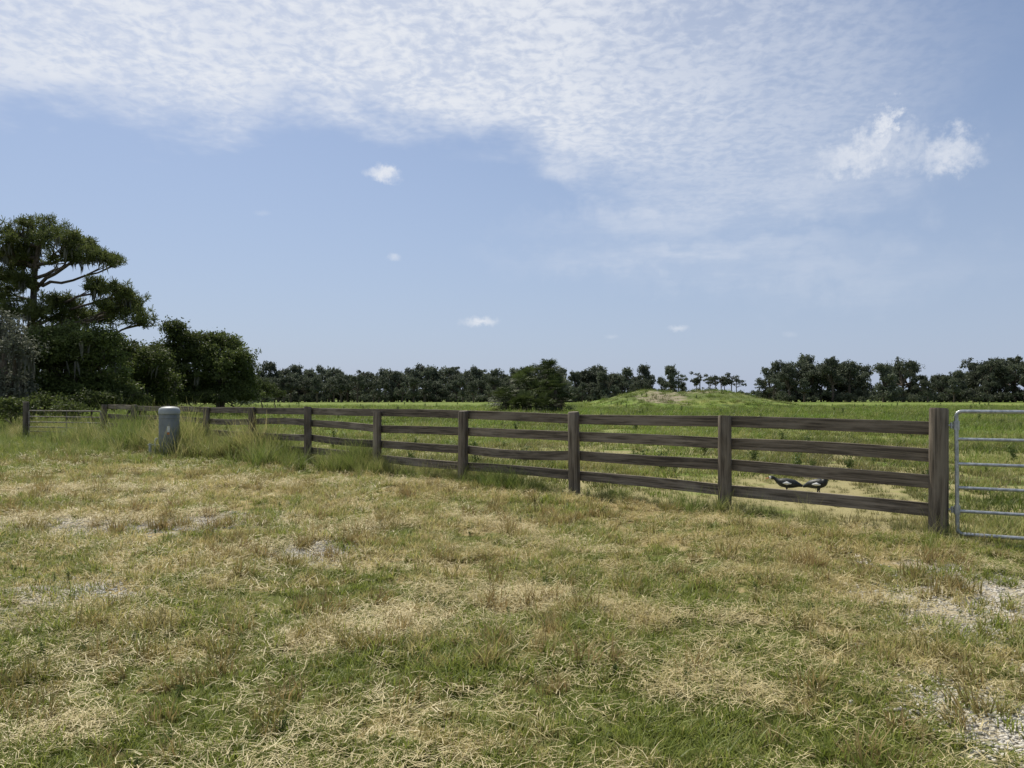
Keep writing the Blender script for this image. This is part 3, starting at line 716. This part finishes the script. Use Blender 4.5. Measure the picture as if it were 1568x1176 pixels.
dE=g.m('ADD',g.m('SUBTRACT',el,E),wob)
mask=g.mr(dE,-.012,.065)
thin=g.m('SUBTRACT',1,g.m('MULTIPLY',g.mr(az,.0,.12),g.mr(el,.36,.24,0,.42)))
warp=g.vm('ADD',pl,g.vm('SCALE',g.vm('SUBTRACT',g.noise(pl,9,2,.5,color=True),(.5,.5,.5)),scale=.05))
rip=g.noise(warp,30,3,.55); rip2=g.noise(pl,4.0,4,.62)
cell=g.m('ADD',g.m('MULTIPLY',rip,.62),g.m('MULTIPLY',rip2,.50))
R1=g.mr(cell,.36,.72,.52,1)
cov=g.m('MULTIPLY',g.m('MULTIPLY',mask,opac),g.m('MULTIPLY',thin,R1))
cov=g.m('MULTIPLY',cov,g.mr(nb,.25,.5,.82,1))
v0=g.comb(az,el,0)
nA=g.vm('SUBTRACT',g.noise(v0,18,4,.6,color=True),(.5,.5,.5)); nB=g.vm('SUBTRACT',g.noise(v0,60,4,.62,color=True),(.5,.5,.5))
def ell(px,py,rx,ry,nz,amp,hard):
    a,e=AE(px,py)
    vv=g.vm('MULTIPLY',g.vm('SUBTRACT',g.vm('ADD',v0,g.vm('SCALE',nz,scale=amp*ry/F*2.2)),(a,e,0)),(F/rx,F/ry,0))
    return g.mr(g.vm('LENGTH',vv),hard[0],hard[1])
wn=g.mr(g.noise(g.comb(g.m('MULTIPLY',az,6),g.m('MULTIPLY',el,24),0),1,5,.6),.35,.7)
wisps=None
for a in ((1050,392,330,42,.48),(1150,415,300,35,.32),(1000,345,260,50,.42),(860,262,55,26,.55),(740,238,80,12,.15),(1300,420,260,60,.2),(1200,290,300,70,.36)):
    q=g.m('MULTIPLY',g.m('MULTIPLY',ell(*a[:4],nA,1.0,(1.1,0)),g.m('ADD',g.m('MULTIPLY',wn,.7),.3)),a[4])
    wisps=q if wisps is None else g.m('MAXIMUM',wisps,q)
cum=None
for a in ((587,264,28,13,.95),(575,260,14,8,.7),(603,393,12,6,.45),(735,492,30,9,.85),(1038,503,16,6,.5),(937,515,10,5,.2),(1310,242,62,26,.72),(1345,222,34,34,.75),(1362,192,18,34,.9),(1385,225,36,36,.4),(1455,236,46,24,.75),(1468,218,26,22,.7),(400,325,12,5,.15),(1210,512,12,5,.15)):
    q=g.m('MULTIPLY',ell(*a[:4],nB,1.1,(1.25,.0)),a[4]); cum=q if cum is None else g.m('MAXIMUM',cum,q)
al=g.m('SUBTRACT',1,g.m('MULTIPLY',g.m('SUBTRACT',1,cov),g.m('MULTIPLY',g.m('SUBTRACT',1,wisps),g.m('SUBTRACT',1,cum))))
haze=g.mr(el,-.02,.45,.9,.16,False)
skyc=g.mix(haze,sky.outputs[0],(4.4,5.25,6.8))
skyc=g.mix(1,skyc,(.94,.94,.98),'MULTIPLY')
fin=g.mix(g.m('MULTIPLY',al,.97),skyc,(7.9,8.2,8.8))
g.put(bg.inputs[0],fin); g.t.links.new(bg.outputs[0],out.inputs[0])
# sun
sl=bpy.data.lights.new('sun','SUN'); sl.energy=5.0; sl.angle=math.radians(.6); sl.color=(1,.94,.82)
so=bpy.data.objects.new('sun',sl); sc.collection.objects.link(so)
dv=Vector((math.sin(SUN_AZ)*math.cos(SUN_EL),math.cos(SUN_AZ)*math.cos(SUN_EL),math.sin(SUN_EL)))
so.rotation_euler=dv.to_track_quat('Z','Y').to_euler(); so.location=(0,0,30)
# camera
cam=bpy.data.cameras.new('camera'); cam.sensor_width=36; cam.lens=36*F/1568; cam.clip_start=.05; cam.clip_end=10000
co=bpy.data.objects.new('camera',cam); sc.collection.objects.link(co); co.location=(0,0,H)
co.rotation_euler=(math.radians(90)+math.atan(20/F),0,0); sc.camera=co
